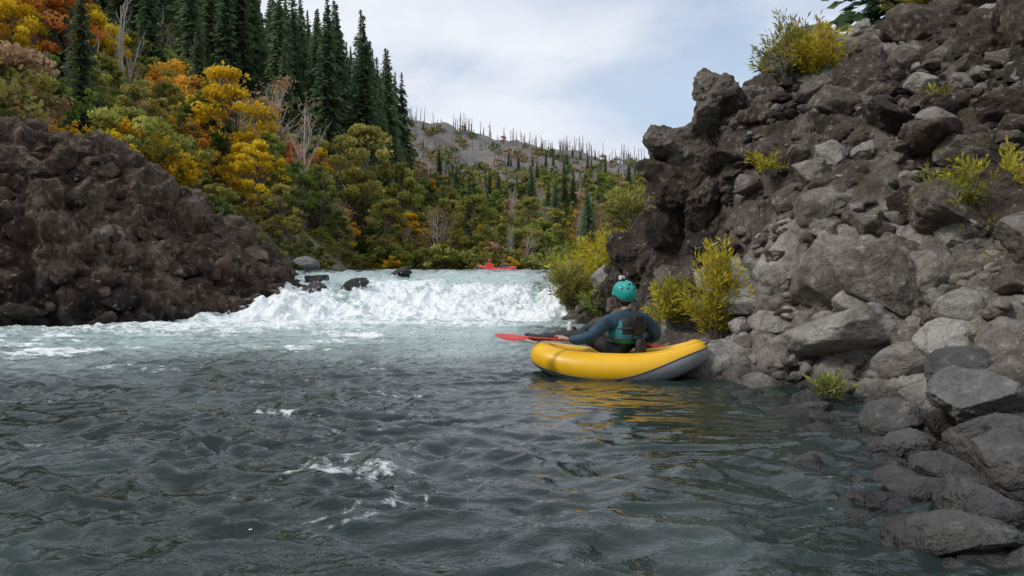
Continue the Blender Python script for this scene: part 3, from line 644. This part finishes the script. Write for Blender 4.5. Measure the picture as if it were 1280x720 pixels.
vs=[(1.23,8.80,.25,(.16,.13)),(1.25,8.77,.38,(.155,.12)),(1.255,8.74,.50,(.175,.12)),(1.25,8.72,.60,(.16,.11)),(1.245,8.72,.68,.068),(1.235,8.74,.76,.058),
 (1.04,8.66,.60,.092),(.89,8.59,.48,.078),(.83,8.56,.42,.074),(.70,8.59,.40,.062),(.60,8.62,.40,.045),
 (1.46,8.82,.60,.092),(1.57,8.86,.47,.078),(1.60,8.89,.41,.074),(1.48,9.0,.38,.058),(1.36,9.04,.385,.042),
 (1.13,8.76,.25,.105),(.92,8.84,.36,.085),(.74,8.90,.43,.068),(.52,8.94,.41,.058),(.34,8.97,.40,.042),(.27,8.98,.385,.045),(.13,9.0,.42,.036),
 (1.22,8.92,.26,.105),(1.08,9.06,.42,.085),(.96,9.14,.52,.066),(.82,9.10,.46,.056),(.71,9.0,.40,.045),(.69,8.98,.40,.047),(.68,8.98,.53,.04)]
ed=[(0,1),(1,2),(2,3),(3,4),(4,5),(3,6),(6,7),(7,8),(8,9),(9,10),(3,11),(11,12),(12,13),(13,14),(14,15),(0,16),(16,17),(17,18),(18,19),(19,20),(20,21),(21,22),(0,23),(23,24),(24,25),(25,26),(26,27),(27,28),(28,29)]
lb=[1,0,0,0,2,0,0,0,0,0,0,0,0,0,0,1,1,1,1,1,3,3,1,1,1,1,1,3,3]
body('body',vs,ed,lb,[JAC,BLK,SKN,BLK],man)
for a,b in (((.27,8.98,.345),(.12,9.0,.375)),((.65,8.965,.385),(.645,8.965,.55))):
    V,F=rtube([a,np.mean([a,b],0),b],[.026,.032,.026],10); mk('shoe_sole',V,F,WHT,parent=man)
FW=np.array([-.62,.78,0]); FW/=np.linalg.norm(FW); LF=np.array([-FW[1],FW[0],0])
HC=np.array([1.225,8.75,.865])
def toW(V,c=HC): return V[:,[0]]*FW+V[:,[1]]*LF+V[:,[2]]*np.array([0,0,1.])+c
V,F=ico(5); h_=V.copy(); h_=h_*[.095,.075,.115]
lowm=np.clip(-V[:,2],0,1); h_[:,1]*=1-.28*lowm; h_[:,0]+=np.where(V[:,0]<0,.03*lowm,0)
nose=np.exp(-((V[:,1]/.13)**2+((V[:,2]+.1)/.2)**2))*(V[:,0]>0); h_[:,0]+=nose*.022
brow=np.exp(-((V[:,2]-.18)/.09)**2)*(V[:,0]>.4); h_[:,0]+=brow*.006
for s_ in (-1,1):
    eye=np.exp(-(((V[:,1]-s_*.38)/.16)**2+((V[:,2]-.03)/.1)**2))*(V[:,0]>0); h_[:,0]-=eye*.012
mth=np.exp(-((V[:,1]/.3)**2+((V[:,2]+.5)/.05)**2))*(V[:,0]>0); h_[:,0]-=mth*.005
mk('head',toW(h_),F,SKN,parent=man)
iv,jf=ico(3)
for s_ in (-1,1):
    mk('eye',toW(iv*.012+[.083,s_*.03,.005]),jf,WHT,parent=man); mk('iris',toW(iv*.006+[.093,s_*.03,.005]),jf,BLK,parent=man)
    mk('ear',toW(iv*[.02,.01,.03]+[0,s_*.078,-.005]),jf,SKN,parent=man)
mk('lips',toW(iv*[.008,.024,.006]+[.082,0,-.058]),jf,plain('lips',(.4,.16,.13)),parent=man)
mk('hair',toW(ico(4)[0]*[.098,.079,.11]+[-.012,0,.0]),ico(4)[1],HAIR,parent=man)
V,F=ico(5); hv=V*[.142,.125,.14]; lowcut=-.02-.065*sst(.3,-.6,V[:,0]); hv[:,2]=np.maximum(hv[:,2],lowcut-.02*(np.abs(V[:,1])>.75))
hv[:,2]+=.006*np.cos(V[:,1]*14)*(V[:,2]>.2)
mk('helmet_shell',toW(hv+[0,0,.03]),F,TEA,parent=man)
th=np.linspace(0,2*pi,40,endpoint=False); rim=np.stack([.143*np.cos(th),.126*np.sin(th),.008-.065*sst(.3,-.6,np.cos(th))],-1)
V,F=tube(toW(rim),.008,6,True); mk('helmet_rim',V,F,BLK,parent=man)
for a_,zz in ((pi,.075),(pi-.55,.085),(pi+.55,.085),(pi-1.1,.085),(pi+1.1,.085),(pi-.28,.13),(pi+.28,.13)):
    rr=math.sqrt(max(.0,1-((zz-.03)/.14)**2))
    mk('helmet_vent',toW(ico(3)[0]*[.010,.016,.009]+[.141*rr*math.cos(a_),.124*rr*math.sin(a_),zz]),ico(3)[1],BLK,parent=man)
for s_ in (-1,1):
    V,F=rtube([(.02,s_*.095,.01),(.03,s_*.08,-.06),(.04,s_*.03,-.12)],.007,6); mk('chin_strap',toW(V),F,BLK,parent=man)
V,F=ico(3); q=np.sign(V)*np.abs(V)**.35
mk('helmet_camera_mount',toW(q*[.022,.018,.02]+[.0,.03,.172]),F,BLK,parent=man); mk('helmet_camera',toW(q*[.02,.034,.024]+[.01,.03,.198]),F,WHT,parent=man)
TC=np.array([1.255,8.745,.505])
V,F=ico(5); q=np.sign(V)*np.abs(V)**.62; q=q*[.152,.205,.165]; q[:,1]*=1-.12*np.clip(V[:,2],0,1)
Fc=V[F].mean(1); mi=np.where((Fc[:,2]<-.15)|(np.abs(Fc[:,1])>.85),1,0)
mk('life_vest',toW(q,TC),F,[BLK,TEV],midx=mi,parent=man)
V,F=ico(4); q=np.sign(V)*np.abs(V)**.5
mk('vest_back_panel',toW(q*[.02,.085,.11]+[-.148,-.02,.045],TC),F,BLK,parent=man)
for s_ in (-1,1):
    V,F=tube([(-.15,s_*.07,-.12),(-.16,s_*.075,.05),(-.11,s_*.085,.15),(.0,s_*.09,.178),(.1,s_*.08,.15)],.012,6); mk('shoulder_strap',toW(V,TC),F,BLK,parent=man)
for zz in (-.09,.02):
    th=np.linspace(0,2*pi,48,endpoint=False); rim=np.stack([.155*np.sign(np.cos(th))*np.abs(np.cos(th))**.62,.208*np.sign(np.sin(th))*np.abs(np.sin(th))**.62,np.full(48,zz)],-1)
    V,F=tube(toW(rim,TC),.008,6,True); mk('waist_strap',V,F,DGY,parent=man)
pa=np.array([.14,8.47,.43]); pb=np.array([1.56,9.06,.31]); pd=(pb-pa)/np.linalg.norm(pb-pa)
pad=empty('paddle'); V,F=rtube([pa,pb],.015,10); mk('shaft',V,F,RED,parent=pad)
def blade(c,d,up,nm,l=.2):
    side=np.cross(d,up); side/=np.linalg.norm(side); nn=np.cross(side,d)
    V,F=ico(4); q=V*[l,.085,.008]; q[:,1]*=1-.35*np.clip(-V[:,0],0,1); q[:,2]+=.03*(V[:,0]**2)*.4
    mk(nm,q[:,[0]]*d+q[:,[1]]*side+q[:,[2]]*nn+c,F,RED,parent=pad)
blade(pa-pd*.15,-pd,np.array([.15,-.35,.93]),'blade_1'); blade(pb+pd*.08-np.array([0,0,.015]),pd,np.array([.0,-.1,.99]),'blade_2',.16)
def hand(wr,grip,nm,sgn):
    e_=man; B=Batch(); wr=np.array(wr);grip=np.array(grip); v=grip-wr; L_=np.linalg.norm(v); v/=L_
    s=pd; n=np.cross(s,v); n/=np.linalg.norm(n)
    if n[2]<0: n=-n
    V,F=rtube([wr,wr+v*.04,wr+v*.075],[.030,.038,.036],12); c=wr+v*.04
    q=V-c; q=q+s*(q@s)[:,None]*.15; q=q-n*(q@n)[:,None]*.45; B.add(q+c,F,0)
    for k,(o,l) in enumerate([(-.033,.9),(-.011,1.0),(.011,.95),(.033,.78)]):
        b0=wr+v*.07+s*o; p=[b0,b0+v*.03*l+n*.014,b0+v*.055*l-n*.002,b0+v*.05*l-n*.026,b0+v*.025*l-n*.032]
        V,F=rtube(p,[.010,.0095,.009,.0085,.0075],8); B.add(V,F,0)
    b0=wr+v*.02-s*.034*sgn; V,F=rtube([b0,b0+v*.025-s*.018*sgn-n*.012,b0+v*.05-s*.008*sgn-n*.03,b0+v*.06+s*.005-n*.036],[.013,.012,.0105,.009],8); B.add(V,F,0)
    B.build(nm,SKN,parent=e_)
def on(t_): return pa+(pb-pa)*t_
hand((.60,8.62,.405),on(.29)+[0,0,.02],'left_hand',1); hand((1.36,9.04,.38),on(.82)+[0,0,.02],'right_hand',-1)
# ------------------------------------------------------------ distant red raft with two paddlers
R2=raft('red_raft',(-1.0,52,1.16),.25,1.15,.45,.24,.18,[RED,DGY,DGY],120,24)
for i,(x,col) in enumerate([(-.45,RED),(.5,DGY)]):
    pe=empty('rafter'); pe.location=(-1.0+x*.97,52+x*.25,1.10)
    vs=[(0,0,.25,(.16,.13)),(0,0,.45,(.17,.12)),(0,0,.62,(.16,.11)),(0,0,.74,.06),(.19,-.02,.62,.07),(.27,-.15,.42,.055),(.15,-.3,.38,.04),(-.19,-.02,.62,.07),(-.27,-.15,.42,.055),(-.1,-.3,.42,.04),(.12,-.3,.3,.09),(.14,-.45,.1,.06),(-.12,-.3,.3,.09),(-.14,-.45,.1,.06)]
    ed=[(0,1),(1,2),(2,3),(2,4),(4,5),(5,6),(2,7),(7,8),(8,9),(0,10),(10,11),(0,12),(12,13)]
    body('body',vs,ed,[0,0,2,0,0,0,0,0,0,1,1,1,1],[col,BLK,SKN],pe)
    V,F=ico(4); mk('head',V*[.075,.09,.11]+[0,-.01,.86],F,SKN,parent=pe); q=V*[.11,.13,.12]; q[:,2]=np.maximum(q[:,2],-.01); mk('helmet',q+[0,0,.9],F,[RED,DGY][i],parent=pe)
    V,F=rtube([(.7,-.35,.25),(-.6,-.32,.55)],.018,6); mk('paddle_shaft',V,F,BLK,parent=pe)
print('verts',sum(len(m.vertices) for m in bpy.data.meshes))
